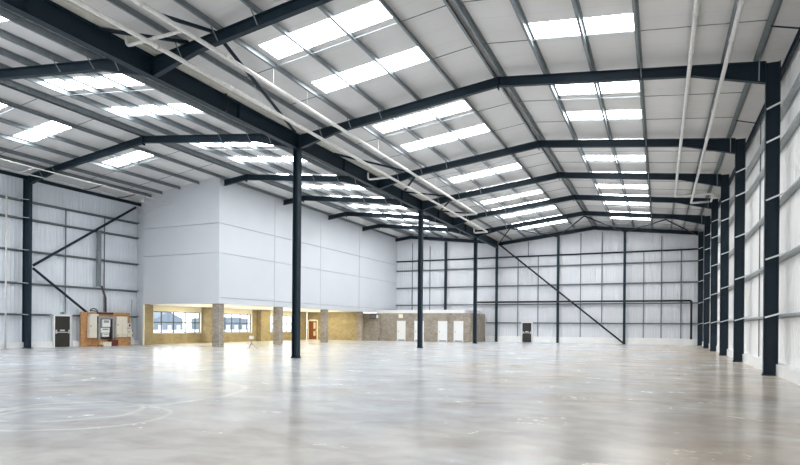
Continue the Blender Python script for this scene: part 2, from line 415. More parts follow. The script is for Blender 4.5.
for i, (a, b) in enumerate(DO):
    t = thing('door_%d' % (i+2), ((a+b)/2, bf, 0), wd[i], 'door'); t['kind'] = 'structure'
    f = MB(); f.box(a+.003, a+.08, bf-.02, bf+.2, 0, 2.197); f.box(b-.08, b-.003, bf-.02, bf+.2, 0, 2.197); f.box(a+.08, b-.08, bf-.02, bf+.2, 2.1, 2.197)
    f.build('door_frame', WHITE, t)
    t = MB().box(a+.085, b-.085, bf+.02, bf+.06, .01, 2.09).build('door_leaf', WHITE, t)
    MB().box(a+.11, b-.11, bf+.012, bf+.02, .03, .17).build('kick_plate', GREYCAB, t)
    h = MB(); hx = a+.16; h.box(hx-.02, hx+.02, bf+.005, bf+.02, .95, 1.15); h.bar((hx, bf-.02, 1.05), (hx+.12, bf-.02, 1.05), .02, .02); h.box(hx-.01, hx+.01, bf-.02, bf+.005, 1.04, 1.06)
    h.build('handle', GREYCAB, t)
tag(MB().box(-25.86, -25.35, bf-.03, bf-.002, 2.5, 2.92).build('wall_sign', CREAM), 'small pale square sign on the brick above the leftmost white door', 'sign')
t = thing('wall_heater', (-28.55, bf-.62, 2.42), 'dark louvred box high on the dim brick wall', 'heater')
MB().box(-29.0, -28.25, bf-.80, bf-.602, 2.42, 2.98).build('casing', BLACK, t)
l_ = MB()
for k in range(6): l_.box(-28.97, -28.28, bf-.82, bf-.802, 2.47+k*.08, 2.51+k*.08)
l_.build('louvre', GREYCAB, t)
tag(MB().box(-28.22, -28.06, bf-.75, bf-.602, 2.5, 2.8).build('junction_box', WHITE), 'small white box beside the dark louvred box', 'box')

# ------------------------------------------------------------------ steel frame
def base_plate(x0, x1, y, w, parent):
    m = MB(); m.box(x0, x1, y-w/2, y+w/2, .001, .03)
    for sx in (x0+.04, x1-.04):
        for sy in (y-w/2+.04, y+w/2-.04): m.tube([(sx, sy, .02), (sx, sy, .09)], .012, 6)
    m.build('base_plate', STEEL, parent)
def stay(xi, xo, y, z, parent):
    m = MB(); m.bar((xi, y-.02, z-.02), (xo, y-.30, z+.17), .05, .05); m.build('rail_stay', BRIGHT, parent)
RZ_R = [2.05, 4.05, 6.1, 8.1, 9.25]
names = ['nearest dark column on the right wall, at the picture edge', 'tall dark column on the right wall nearest the viewer'] + \
        ['%s dark column along the right wall counting from the nearest tall one' % ORD[k] for k in (1, 2, 3, 4)] + ['dark corner column where the right wall meets the far gable']
c0 = thing('steel_column', (XR+.22, Y[0], 0), names[0], 'column', 'columns along the right wall')
MB().isec((XR+.215, Y[0], .02), (XR+.215, Y[0], zr(XR+.2)-.02), .43, .22, (1,0,0)).build('shaft', STEEL, c0)
base_plate(XR-.04, XR+.36, Y[0], .3, c0)
for z in RZ_R: stay(XR+.03, XR+.60, Y[0]-.11, z-.02, c0)
for k in range(1, 7):
    c = copy_tree(c0); c.location.y = Y[k]; c['label'] = names[k]
# left column beside the fire door
c = thing('steel_column', (XL-.3, Y[1], 0), 'dark column on the left wall near the fire door', 'column')
MB().isec((XL-.37, Y[1], .02), (XL-.37, Y[1], zl(XL-.3)-.02), .64, .20, (1,0,0)).build('shaft', STEEL, c)
base_plate(XL-.6, XL+.04, Y[1], .3, c)
RZ_L = [2.16, 4.15, 6.25, 8.3, 9.45]
for z in RZ_L: MB().bar((XL-.02, Y[1]-.14, z-.02), (XL-.72, Y[1]-.38, z+.05), .035, .035).build('rail_stay', BRIGHT, c)
# valley columns
for k, lb in ((1, 'nearest free-standing dark column under the valley beam'), (3, 'second free-standing dark column, in front of a white door'), (5, 'farthest free-standing dark column, at the end of the brick block')):
    c = thing('steel_column', (XV, Y[k], 0), lb, 'column', 'columns under the valley beam')
    MB().isec((XV, Y[k], .02), (XV, Y[k], 10.19), .30, .30, (1,0,0), .03, .02).build('shaft', STEEL, c)
    base_plate(XV-.2, XV+.2, Y[k], .38, c)
    MB().box(XV-.17, XV+.17, Y[k]-.17, Y[k]+.17, 10.165, 10.193).build('cap_plate', STEEL, c)
# gable posts
GP = [(-22.26, 3.37, 'dark gable post rising above the low brick block'), (-16.32, 0, 'dark gable post at the top end of the diagonal brace'), (-9.75, 0, 'dark gable post crossed by the diagonal brace'), (-3.24, 0, 'dark gable post at the foot of the diagonal brace')]
for x, z0, lb in GP:
    c = thing('gable_post', (x, 61.5, z0), lb, 'post', 'posts of the far gable')
    zt = (zr(x) if x > XV else zl(x)) - .40
    MB().isec((x, 61.5, z0+.01), (x, 61.5, zt), .26, .24, (0,1,0), .02, .014).build('shaft', STEEL, c)
    MB().box(x-.16, x+.16, 61.35, 61.65, z0+.001, z0+.025).build('base_plate', STEEL, c)
# valley beam
c = thing('valley_beam', (XV, 30, 10.2), 'long dark beam running down the valley between the two roof spans', 'beam')
MB().isec((XV, -2, 10.55), (XV, 61.3, 10.55), .70, .30, (0,0,1), .03, .018).build('beam', STEEL, c)
st = MB()
for y in [Y[0]-4.4] + [y for y in Y[:6]] + [19, 27.8, 35.7, 42.8, 49.8]:
    st.box(XV-.13, XV+.13, y-.008, y+.008, 10.235, 10.865)
st.build('web_stiffener', STEEL, c)
tag(MB().box(XV-.42, XV+.42, YF, YB-.1, 10.93, 10.99).box(XV-.44, XV-.42, YF, YB-.1, 10.93, 11.12).box(XV+.42, XV+.44, YF, YB-.1, 10.93, 11.10).build('trim_7', paint('gutter_liner', (.62, .60, .53), .5)), 'pale gutter lining above the long valley beam', 'gutter', None, 'structure')
for x, zt, lb, y0, y1 in ((3.86, 10.78, 'dark eaves beam along the top of the right wall', -2, 61.3), (XL-.45, 10.98, 'dark eaves beam along the top of the left wall', -2, BYS-.2)):
    tag(MB().isec((x, y0, zt-.1), (x, y1, zt-.1), .22, .12, (0,0,1), .015, .01).build('eaves_beam', STEEL), lb, 'beam')

def rafter_arm(xa, xe, ztop, xh, zh, dep=.38, w=.20):
    """half of a portal rafter as an I section with a haunch, outlines in x-z at y = 0"""
    m = MB(); tf = .022
    sg = 1 if xe > xa else -1
    top = [(xa, ztop(xa)), (xe, ztop(xe))]
    bot = [(xa, ztop(xa)-dep), (xh, ztop(xh)-dep)] + ([(xe, zh)] if zh else [])
    m.prism([top[0], top[1], (top[1][0], top[1][1]-tf), (top[0][0], top[0][1]-tf)], -w/2, w/2)
    for p, q in zip(bot[:-1], bot[1:]): m.prism([p, q, (q[0], q[1]+tf), (p[0], p[1]+tf)], -w/2, w/2)
    m.prism([(top[0][0], top[0][1]-tf), (top[1][0], top[1][1]-tf)] + [(b[0], b[1]+tf) for b in bot[::-1]], -.007, .007)
    return m
def portal(span, k, src=None):
    pos = ['first', 'second', 'third', 'fourth', 'fifth', 'sixth'][k]
    lab = '%s dark rafter from the viewer across the %s roof span' % (pos, span)
    if k == 0: lab = 'nearest dark rafter across the %s roof span' % span
    return lab
def stub(b, y): b.location.y = y
flyR = [3.05, -.73, -11.6, -13.2, -14.75]; flyL = [-17.75, -19.05, -20.9, -34.07, -35.2]
def fly(x, zt, zb, parent, y0=0):
    s = -1
    MB().bar((x, s*.42, zt), (x+.03, s*.11, zb), .035, .02).build('fly_brace', GALV, parent)
# right span
R0 = thing('portal_rafter', (AX, 0, AZ-.4), portal('right', 0), 'rafter', 'rafters of the right span')
rafter_arm(AX, XR+.0, zr, 1.03, 10.16).build('rafter_arm', STEEL, R0)
rafter_arm(AX, XV+.15, zr, -14.0, 10.22).build('rafter_arm', STEEL, R0)
MB().box(AX-.015, AX+.015, -.11, .11, AZ-.50, AZ-.02).build('apex_plate', STEEL, R0)
for x in flyR:
    hb = zr(x)-.36
    if x > 1.03: hb = 10.77 + (10.16-10.77)*(x-1.03)/(3.29-1.03) + .02
    if x < -14: hb = 10.71 + (10.22-10.71)*(x+14)/(-2.2) + .02
    fly(x, zr(x)+.03, hb, R0)
# left span, full length in the open part
L0 = thing('portal_rafter', (BX, 0, BZ-.4), portal('left', 0), 'rafter', 'rafters of the left span')
rafter_arm(BX, XV-.15, zl, -18.8, 10.25).build('rafter_arm', STEEL, L0)
rafter_arm(BX, XL+.02, zl, -34.2, 10.45).build('rafter_arm', STEEL, L0)
MB().box(BX-.015, BX+.015, -.11, .11, BZ-.50, BZ-.02).build('apex_plate', STEEL, L0)
for x in flyL:
    hb = zl(x)-.36
    if x > -18.8: hb = zl(-18.8)-.38 + (10.25-zl(-18.8)+.38)*(x+18.8)/2.6 + .02
    if x < -34.2: hb = zl(-34.2)-.38 + (10.45-zl(-34.2)+.38)*(x+34.2)/(-2.2) + .02
    fly(x, zl(x)+.03, hb, L0)
# left span stubs that run into the office box
S0 = thing('portal_rafter', (BX, 0, BZ-.4), '', 'rafter', 'rafters of the left span')
rafter_arm(BX, XV-.15, zl, -18.8, 10.25).build('rafter_arm', STEEL, S0)
rafter_arm(BX, BXF+.03, zl, BXF+.03, None).build('rafter_arm', STEEL, S0)
MB().box(BX-.015, BX+.015, -.11, .11, BZ-.50, BZ-.02).build('apex_plate', STEEL, S0)
for x in flyL[:3]:
    hb = zl(x)-.36
    if x > -18.8: hb = zl(-18.8)-.38 + (10.25-zl(-18.8)+.38)*(x+18.8)/2.6 + .02
    fly(x, zl(x)+.03, hb, S0)
for k in range(6):
    o = R0 if k == 0 else copy_tree(R0); o.location.y = Y[k]; o['label'] = portal('right', k)
    if k < 2: o = L0 if k == 0 else copy_tree(L0)
    else: o = S0 if k == 2 else copy_tree(S0)
    o.location.y = Y[k]; o['label'] = portal('left', k) + (' running into the white box' if k >= 2 else '')
g = thing('gable_rafter', (AX, Y[6], AZ-.4), 'dark rafter against the far gable in the right span', 'rafter')
for xe in (XR-.02, XV+.15):
    m = rafter_arm(AX, xe, zr, xe, None, .36); m.v = [(a, b+Y[6], c) for a, b, c in m.v]; m.build('rafter_arm', STEEL, g)
g = thing('gable_rafter', (BX, Y[6], BZ-.4), 'dark rafter against the far gable in the left span', 'rafter')
for xe in (XV-.15, BXF+.03):
    m = rafter_arm(BX, xe, zl, xe, None, .36); m.v = [(a, b+Y[6], c) for a, b, c in m.v]; m.build('rafter_arm', STEEL, g)

# ------------------------------------------------------------------ purlins
def zed(x, zt, y0, y1, sg, F=.085):
    """Z-section purlin, 0.19 deep, sitting on the rafters"""
    m = MB(); t = .006; h = .235
    m.box(x-t/2, x+t/2, y0, y1, zt+.002, zt+h)
    m.box(x, x-sg*F, y0, y1, zt+.002, zt+.002+t); m.box(x, x+sg*F, y0, y1, zt+h-t, zt+h)
    m.box(x-sg*F, x-sg*(F-t), y0, y1, zt+.002, zt+.024)
    return m
PR = [-6.03, -4.25, -2.45, -.75, .93, 1.99, 3.05]; PL = [-6.37, -8.1, -9.85, -11.6, -13.2, -14.75]
LR = [-26.43, -24.6, -22.75, -20.9, -19.05, -17.7]; LL = [-26.77, -28.45, -30.46, -32.3, -34.07, -35.2]
for lst, zf, sg, wh in ((PR, zr, 1, 'right slope of right span'), (PL, zr, -1, 'left slope of right span'), (LR, zl, 1, 'right slope of left span'), (LL, zl, -1, 'left slope of left span')):
    for i, x in enumerate(lst):
        y1 = 61.8 if x > BXF else (BYF-.04 if x > BXL else BYS-.1)
        tag(zed(x, zf(x), -2, y1, sg, .16 if x == 3.05 else .085).build('roof_purlin', GALV), '%s galvanised purlin down from the ridge, %s' % (ORD[i], wh) if i else 'galvanised ridge purlin on the %s' % wh, 'purlin', 'purlins on the ' + wh)

# thin sag rods across the purlins at the thirds of each bay
bn = ['bay nearest the viewer'] + ['bay beyond the %s rafter' % ORD[k] for k in range(6)]
for bi, (a, b) in enumerate(bays):
    for j in (1, 2):
        y = a + (b-a)*j/3
        for lst, zf, wh in ((PR, zr, 'right slope of right span'), (PL, zr, 'left slope of right span'), (LR, zl, 'right slope of left span'), (LL, zl, 'left slope of left span')):
            q = lst
            if lst is LL and y > BYF: q = lst[:2][:1]
            if len(q) < 2: continue
            if bi == 0 and (j == 1 or lst is PR or lst is PL): continue
            m = MB()
            for x0, x1 in zip(q[:-1], q[1:]): m.bar((x0, y, zf(x0)+.06), (x1, y, zf(x1)+.06), .022, .022)
            tag(m.build('sag_rod', RAIL), 'thin %s sag rod, %s, %s' % ('near' if j == 1 else 'far', wh, bn[bi]), 'rod', 'roof sag rods')

# ------------------------------------------------------------------ rooflights
for si, (x0, x1, zf, wh, ee) in enumerate(SKY):
    for y0, y1, bi, j in strips(si):
        m = MB(); e = .004
        m.prism([(x0+.004, zf(x0)+P-e), (x1-.004, zf(x1)+P-e), (x1-.004, zf(x1)+P+.02), (x0+.004, zf(x0)+P+.02)], y0+.004, y1-.004)
        tag(m.build('rooflight', ROOFLIGHT), '%s bright rooflight strip, %s, %s' % ('near' if j == 0 else 'far', wh, bn[bi]), 'rooflight', 'rooflight strips on the ' + wh)

# ------------------------------------------------------------------ wall rails and their sag rods
hz = ['lowest', 'second', 'third', 'fourth', 'top']
def crail(p, q, inward):
    p, q, d = Vector(p), Vector(q), Vector(inward); m = MB()
    m.bar(p, q, .20, .006, (0,0,1)); m.bar(p+d*.1+Vector((0,0,.03)), q+d*.1+Vector((0,0,.03)), .006, .07); m.bar(p-d*.1-Vector((0,0,.03)), q-d*.1-Vector((0,0,.03)), .006, .07)
    return m
for i, z in enumerate(RZ_R):
    tag(crail((3.87, -2, z), (3.87, 61.6, z), (-1,0,0)).build('wall_rail', RAILR), '%s grey sheeting rail along the right wall' % hz[i], 'rail', 'sheeting rails of the right wall')
for i, z in enumerate(RZ_L):
    y0 = -2
    m = MB()
    segs = [(-2, 25.30), (26.8, 32.3)] if z < 2.5 else [(-2, 32.3)]
    for a, b in segs:
        q = crail((-37.23, a, z), (-37.23, b, z), (1,0,0)); m.add(q.v, q.f)
    tag(m.build('wall_rail', RAIL), '%s grey sheeting rail along the left wall' % hz[i], 'rail', 'sheeting rails of the left wall')
for i, z in enumerate([2.07, 4.08, 6.1, 8.12, 9.25]):
    m = MB()
    segs = [(-17.6, -13.62), (-12.38, 3.7)] if i == 0 else [(BXF+.02, 3.7)]
    for a, b in segs:
        q = crail((a, 61.78, z), (b, 61.78, z), (0,-1,0)); m.add(q.v, q.f)
    tag(m.build('wall_rail', STEEL if i == 4 else RAIL), ('%s dark sheeting rail across the far gable' if i == 4 else '%s grey sheeting rail across the far gable') % hz[i], 'rail', 'sheeting rails of the far gable')
def vrod(x, y, z0, z1, lb, gp, w=.09):
    tag(MB().box(x-w/2, x+w/2, y-.02, y+.02, z0, z1).build('wall_strut', RAIL), lb, 'strut', gp)
for x, z0, z1, lb in ((-1.49, .62, 9.2, 'left of the three thin struts right of the last gable post'), (.12, .62, 10.7, 'middle of the three thin struts right of the last gable post'), (1.86, .62, 9.2, 'right of the three thin struts right of the last gable post'),
        (-5.42, 2.1, 11.4, 'thin strut just left of the last gable post'), (-7.52, .62, 11.4, 'thin strut right of the brace-crossed gable post'), (-11.88, .62, 9.2, 'thin strut above and right of the dark gable door'), (-14.05, .62, 9.2, 'thin strut left of the dark gable door'),
        (-12.95, 9.27, 10.8, 'short thin strut high under the gable rafter'), (-24.32, 3.4, 10.9, 'thin strut above the brick block nearer its gable post'), (-26.54, 3.4, 11.4, 'thin strut above the brick block nearer the white box')):
    vrod(x, 61.86, z0, z1, lb, 'thin struts of the far gable')
for k in (0, 1, 2, 3):
    for j in (1, 2):
        y = Y[k] + (Y[k+1]-Y[k])*j/3
        if k == 0 and j == 1: continue
        tag(MB().box(3.93, 3.97, y-.035, y+.035, .4, 10.6).build('wall_strut', RAIL), 'thin strut on the right wall, %s in the bay beyond column %s' % ('nearer' if j == 1 else 'farther', ('at the picture edge', 'nearest the viewer', 'second in line', 'third in line')[k]), 'strut', 'thin struts of the right wall')
for y, z0, lb in ((26.35, 2.3, 'thin strut on the left wall above the fire door'), (29.37, 2.5, 'thin strut on the left wall right of the wide duct')):
    tag(MB().box(-37.32, -37.28, y-.03, y+.03, z0, 9.45).build('wall_strut', RAIL), lb, 'strut', 'thin struts of the left wall')

# ------------------------------------------------------------------ braces
def brace(name, p, q, lb, r=.06, mat=STEEL, flat=False):
    m = MB()
    if flat: m.bar(p, q, .09, .09)
    else: m.tube([p, q], r, 12)
    tag(m.build(name, mat, None, True), lb, 'brace')
brace('gable_brace', (-16.1, 61.235, 10.7), (-3.3, 61.235, .10), 'long dark diagonal brace across the far gable', .09)
brace('side_brace', (-36.95, 23.9, 5.35), (-36.95, 31.8, 10.62), 'dark brace rising from the left column', .085)
brace('side_brace', (-36.95, 23.9, 5.15), (-36.95, 30.9, .12), 'dark brace falling from the left column behind the plywood board', .085)
brace('roof_brace', (-9.75, 61.2, 11.1), (-6.25, 53.3, 11.55), 'dark roof brace left of the ridge in the farthest bay', .055)
brace('roof_brace', (-6.15, 53.3, 11.55), (-3.25, 61.2, 11.2), 'dark roof brace right of the ridge in the farthest bay', .055)
brace('roof_brace', (-3.2, 61.2, 11.2), (.35, 53.3, 10.8), 'middle roof brace of the farthest bay', .055)
brace('roof_brace', (.4, 53.3, 10.8), (3.2, 61.2, 10.5), 'dark roof brace nearest the right corner in the farthest bay', .055)
brace('roof_brace', (-16.0, 61.2, 10.75), (-12.9, 53.3, 10.9), 'dark roof brace beside the farthest valley column', .055)
brace('roof_brace', (-12.85, 53.3, 10.9), (-9.8, 61.2, 11.1), 'second dark roof brace from the farthest valley column', .055)
zb = 11.02
brace('roof_brace', (-16.15, 12.3, zb-.2), (-14.4, 14.45, zb), 'dark angle brace between valley beam and nearest rafter', .05, STEEL, True)
brace('roof_brace', (-14.1, 12.9, zb+.1), (-13.25, 14.45, zb+.1), 'short dark angle brace above the nearer white pipe', .05, STEEL, True)
brace('roof_brace', (-13.3, 14.75, zb+.05), (-16.0, 22.9, zb-.15), 'long dark angle brace beyond the nearest rafter over the white pipes', .05, STEEL, True)
brace('roof_brace', (-16.05, 26.6, zb-.15), (-14.0, 32.0, zb), 'dark angle brace over the white pipes beyond the nearest free column', .05, STEEL, True)
brace('roof_brace', (-16.05, 35.9, zb-.15), (-14.0, 33.0, zb), 'dark angle brace over the white pipes beyond the third rafter', .05, STEEL, True)
brace('roof_brace', (-16.05, 36.1, zb-.15), (-14.0, 39.0, zb), 'dark angle brace over the white pipes just before the fourth rafter', .05, STEEL, True)
brace('roof_brace', (-16.05, 43.0, zb-.15), (-14.0, 39.9, zb), 'dark angle brace beyond the second free column, nearer of two', .05, STEEL, True)
brace('roof_brace', (-16.05, 43.2, zb-.15), (-14.0, 46.0, zb), 'dark angle brace beyond the second free column, farther of two', .05, STEEL, True)
tag(MB().tube([(-16.01, 18.1, 11.25), (-16.01, 18.1, 10.22)], .04, 8).build('drop_pipe', BPIPE), 'short dark vertical pipe beside the valley beam', 'pipe')
for k in (1, 2):
    y = Y[k]-2.6
    tag(MB().bar((3.06, y, zr(3.06)+.02), (3.86, y, 10.72), .05, .03).build('eaves_strut', STEEL), 'short dark strut at the right eaves before the %s rafter' % ORD[k], 'strut')

# ------------------------------------------------------------------ pipes under the roof
def arcpts(a, c, b, r=.18, n=6):
    """straight run a-c-b with a rounded corner at c"""
    a, b, c = Vector(a), Vector(b), Vector(c); u = (a-c).normalized(); w = (b-c).normalized(); out = []
    for i in range(n+1):
        t = i/n; out.append((1-t)**2*(c+u*r) + 2*t*(1-t)*c + t*t*(c+w*r))
    return out
def route(pts, r=.18):
    out = [Vector(pts[0])]
    for a, c, b in zip(pts[:-2], pts[1:-1], pts[2:]): out += arcpts(a, c, b, r)
    return out + [Vector(pts[-1])]
def pipe(name, lb, pts, r, mat, hang=(), collars=(), zt=None):
    t = thing(name, pts[0], lb, 'pipe')
    MB().tube(route(pts), r, 12).build('pipe_run', mat, t, True)
    for x, y, z0, z1 in hang:
        m = MB(); m.tube([(x, y, z0), (x, y, z1)], .012, 6); m.tube([(x, y-.02, z0-r), (x, y+.02, z0-r)], r*1.0+.012, 10) if False else None
        m.build('hanger', WPIPE, t)
    for p, q in collars: MB().tube([p, q], r*1.22, 12).build('collar', mat, t, True)
    return t
zA = 10.58
pipe('drain_pipe', 'long white pipe under the roof right of the valley beam, upper of two', [(-13.3, -2, zA), (-13.3, 43.9, zA), (-15.55, 43.9, zA), (-15.55, 43.9, zA+.45)], .075, WPIPE,
     [(-13.22, y, zA+.05, zr(-13.2)+.05) for y in (17.5, 19.75, 26.28, 28.5, 34.5, 37, 41.5)], [((-13.3, y-.08, zA), (-13.3, y+.08, zA)) for y in (8, 11.5, 15, 22, 30, 38)])
pipe('drain_pipe', 'long white pipe closest to the valley beam, lower of two', [(-14.4, -2, 10.3), (-14.4, 51.0, 10.3), (-15.7, 51.0, 10.3), (-15.7, 51.0, 10.75)], .075, WPIPE,
     [(-14.4, y, 10.33, zr(-14.4)+.2) for y in (17.9, 26.8, 36, 44.6)], [((-14.4, y-.08, 10.3), (-14.4, y+.08, 10.3)) for y in (10, 13.1, 16.5, 24.5, 33)])
pipe('branch_pipe', 'short white cross pipe joining the two long pipes by the nearest rafter', [(-13.38, 13.15, zA), (-15.75, 13.15, zA-.0), (-15.75, 13.15, zA+.35)], .055, WPIPE, [], [((-14.4, 13.15, zA), (-14.55, 13.15, zA))])
pipe('branch_pipe', 'short white cross pipe beside the valley beam beyond the nearest free column', [(-14.48, 30.15, 10.3), (-15.85, 30.15, 10.3), (-15.85, 30.15, 10.72)], .055, WPIPE)
zR = 10.42
pipe('drain_pipe', 'long white pipe under the right roof slope, left of two', [(.85, -2, zR), (.85, 42.4, zR), (3.15, 42.4, zR), (3.15, 44.75, zR-.03)], .068, WPIPE,
     [(.90, y, zR+.03, zr(.93)+.05) for y in (18, 27, 36)], [((.85, y-.07, zR), (.85, y+.07, zR)) for y in (16, 18, 20.5, 23.9, 28, 33, 38)])
pipe('drain_pipe', 'long white pipe under the right roof slope, right of two', [(1.93, -2, zR-.02), (1.93, 44.9, zR-.02), (3.06, 44.9, zR-.02)], .068, WPIPE,
     [(1.97, y, zR+.01, zr(1.99)+.05) for y in (19, 28, 37)], [((1.93, y-.07, zR-.02), (1.93, y+.07, zR-.02)) for y in (17.5, 20, 25, 30, 35, 40)])
pipe('eaves_pipe', 'thin white pipe under the left eaves, upper of two', [(-32.6, 2, 10.55), (-32.95, 30.9, 10.55)], .035, WPIPE)
pipe('eaves_pipe', 'thin white pipe under the left eaves, lower of two', [(-34.75, 2, 10.55), (-34.55, 30.9, 10.55)], .035, WPIPE)
for y, lb in ((21.2, 'pale link pipe between the two thin left pipes before the left column'), (25.6, 'dark link between the two thin left pipes beyond the left column'), (28.2, 'dark link between the two thin left pipes nearest the white box')):
    pipe('link_pipe', lb, [(-32.85, y, 10.50), (-34.1, y+.1, 10.42), (-34.72, y+.2, 10.50)], .03, WPIPE if y < 22 else BPIPE)
pipe('gable_pipe', 'black pipe across the far gable turning down near the right corner', [(-18.6, 61.02, 4.32), (2.73, 61.02, 4.27), (2.73, 61.02, .58)], .10, BPIPE)
pipe('wall_pipe', 'thin white vertical pipe at the left edge beside the left column', [(-36.95, 22.2, .0), (-36.95, 22.2, 9.6)], .05, WPIPE)
t = thing('cable_duct', (-36.95, 28.8, 4.3), 'wide grey duct running down the left wall above the plywood board', 'duct')
MB().box(-37.1, -36.95, 28.55, 28.85, 4.3, 8.3).build('trunking', GALV, t)
MB().tube([(-36.9, 28.85, 4.35), (-36.86, 28.95, 4.0), (-36.82, 29.12, 3.5), (-36.82, 29.14, 2.46)], .07, 10).build('cable_bundle', paint('brown_cable', (.07, .045, .04), .5), t, True)

# ------------------------------------------------------------------ fire doors
def fire_door(idx, lb, org, along, out, w, h):
    """double-bar fire door: dark leaf, white frame, push bar; along = direction of width, out = into the room"""
    O, A, N, U = Vector(org), Vector(along), Vector(out), Vector((0,0,1))
    t = thing('door_%d' % idx, org, lb, 'door'); t['kind'] = 'structure'
    def bx(m, a0, a1, n0, n1, z0, z1):
        vs = [O + A*a + N*nn + U*z for z in (z0, z1) for a, nn in ((a0, n0), (a1, n0), (a1, n1), (a0, n1))]
        return m.add(vs, [(0,3,2,1),(4,5,6,7),(0,1,5,4),(1,2,6,5),(2,3,7,6),(3,0,4,7)])
    f = MB(); bx(f, -w/2-.08, -w/2, -.1, .12, 0, h+.1); bx(f, w/2, w/2+.08, -.1, .12, 0, h+.1); bx(f, -w/2, w/2, -.1, .12, h, h+.1)
    f.build('door_frame', WHITE, t)
    lf = bx(MB(), -w/2+.005, w/2-.005, .02, .07, .01, h-.005).build('door_leaf', DARKDOOR, t)
    b = MB(); bx(b, -w/2+.08, w/2-.08, .13, .17, .98, 1.03); bx(b, -w/2+.06, -w/2+.12, .07, .17, .92, 1.18); bx(b, w/2-.12, w/2-.06, .07, .17, .92, 1.18)
    b.build('push_bar', BRIGHT, lf)
    bx(MB(), -.17, .17, .07, .085, 1.08, 1.18).build('door_notice', BRIGHT, lf)
    return t
fire_door(6, 'dark brown fire door in a white frame on the left wall', (-37.18, 26.02, 0), (0,1,0), (1,0,0), 1.1, 2.1)
fire_door(7, 'dark fire door in the far gable', (-13.0, 61.72, 0), (1,0,0), (0,-1,0), .98, 2.08)
t = thing('exit_sign', (-37.0, 26.04, 2.24), 'small green sign above the fire door on the left wall', 'sign')
MB().box(-37.06, -37.04, 25.84, 26.24, 2.24, 2.38).build('sign_panel', GREEN, t)
m = MB()
m.box(-37.04, -37.035, 25.90, 25.93, 2.335, 2.36).bar((-37.037, 25.91, 2.33), (-37.037, 25.88, 2.27), .005, .02).bar((-37.037, 25.97, 2.31), (-37.037, 26.06, 2.31), .005, .02).box(-37.04, -37.035, 26.12, 26.19, 2.26, 2.36)
m.build('sign_symbol', WHITE, t)

# ------------------------------------------------------------------ switchgear on the plywood board
bxw = -36.85
t = thing('plywood_board', (bxw, 29.2, 0), 'tall orange plywood board carrying electrical cabinets by the left wall', 'board')
m = MB(); m.box(bxw, bxw+.03, 27.15, 31.2, .06, 2.42); m.build('panel', PLY, t)
m = MB(); m.box(bxw+.031, bxw+.10, 27.15, 27.50, .0, 2.42); m.build('side_post', PLY, t)
m = MB(); m.box(bxw+.031, bxw+.09, 28.40, 29.72, 2.29, 2.44); m.build('dark_rail', DKRED, t)
m = MB(); m.box(bxw+.031, bxw+.09, 29.75, 31.18, 2.29, 2.44); m.build('top_rail', PLY, t)
m = MB(); m.box(bxw+.031, bxw+.06, 29.76, 31.19, .66, .70); m.build('lower_rail', PLY, t)
def cab(lb, y0, y1, z0, z1, d, mat, doors=1, parent_mat=GREYCAB):
    t = thing('electrical_cabinet', (bxw+.035, (y0+y1)/2, z0), lb, 'cabinet', 'cabinets on the plywood board')
    MB().box(bxw+.092, bxw+.092+d, y0, y1, z0, z1).build('case', mat, t)
    x = bxw+.092+d
    m = MB(); n_ = doors; w = (y1-y0)/n_
    for i in range(n_): m.box(x+.001, x+.018, y0+i*w+.02, y0+(i+1)*w-.02, z0+.03, z1-.03)
    cv = m.build('cover', mat, t)
    MB().box(x+.019, x+.035, y0+.06, y0+.10, z0+(z1-z0)*.5, z0+(z1-z0)*.5+min(.12, (z1-z0)*.4)).build('latch', BLACK, cv)
    return t
cab('tall ivory cabinet at the left end of the plywood board', 27.62, 28.20, .60, 2.14, .25, CREAMCAB)
cab('wide ivory cabinet on the right half of the plywood board', 29.86, 30.78, .80, 2.16, .22, CREAMCAB, 2)
cab('small ivory cabinet at the right end of the plywood board', 30.82, 31.20, .64, 1.25, .22, CREAMCAB)
cab('low ivory cabinet under the wide one on the plywood board', 29.86, 30.78, .62, .78, .20, CREAMCAB)
t = thing('cable_tray_frame', (bxw+.1, 29.08, .45), 'grey metal frame holding white boxes in the middle of the board', 'frame')
m = MB(); x0, x1 = bxw+.092, bxw+.22
m.box(x0, x1, 28.41, 28.58, .45, 2.14); m.box(x0, x1, 29.58, 29.75, .45, 2.14); m.box(x0, x1, 28.58, 29.58, 1.98, 2.14)
m.build('frame', GREYCAB, t)
MB().box(x0, x0+.02, 28.59, 29.57, .5, 1.97).build('back_plate', BLACK, t)
for z0, z1, y0, y1, lb in ((1.38, 1.92, 28.72, 29.36, 'upper white meter box inside the grey frame'), (.95, 1.32, 28.62, 29.30, 'middle white meter box inside the grey frame'), (.66, .92, 28.74, 29.26, 'lower white meter box inside the grey frame')):
    t = thing('meter_box', (x0+.1, (y0+y1)/2, z0), lb, 'box', 'white boxes in the grey frame')
    MB().box(x0+.022, x0+.15, y0, y1, z0, z1).build('case', WHITE, t)
    MB().box(x0+.151, x0+.16, y0+.1, y1-.1, z0+(z1-z0)*.55, z1-.06).build('dial_window', GREYCAB, t)
tag(MB().tube([(x0+.12, 29.47, 1.9), (x0+.16, 29.44, 1.4), (x0+.13, 29.50, 1.0), (x0+.18, 29.40, .62)], .045, 8).build('cable_bundle', BLACK, None, True), 'thick black cable hanging inside the grey frame', 'cable')
tag(MB().tube([(-36.60 + .13*math.cos(a*.5), 28.02 + .20*math.cos(a*.5+.6), 2.50 + .03*math.sin(a) + .17*max(0, math.sin(a*.5))) for a in range(0, 40)], .035, 6).build('cable_coil', BLACK, None, True), 'black cable coil on top of the board above the tall cabinet', 'cable')
tag(MB().box(-36.735, -36.5, 27.70, 28.32, 2.145, 2.30).build('junction_box', CREAMCAB), 'low ivory box on top of the tall cabinet under the cable coil', 'box')
t = thing('timber_pallet', (-36.35, 28.05, 0), 'small timber pallet on the floor before the tall ivory cabinet', 'pallet')
m = MB()
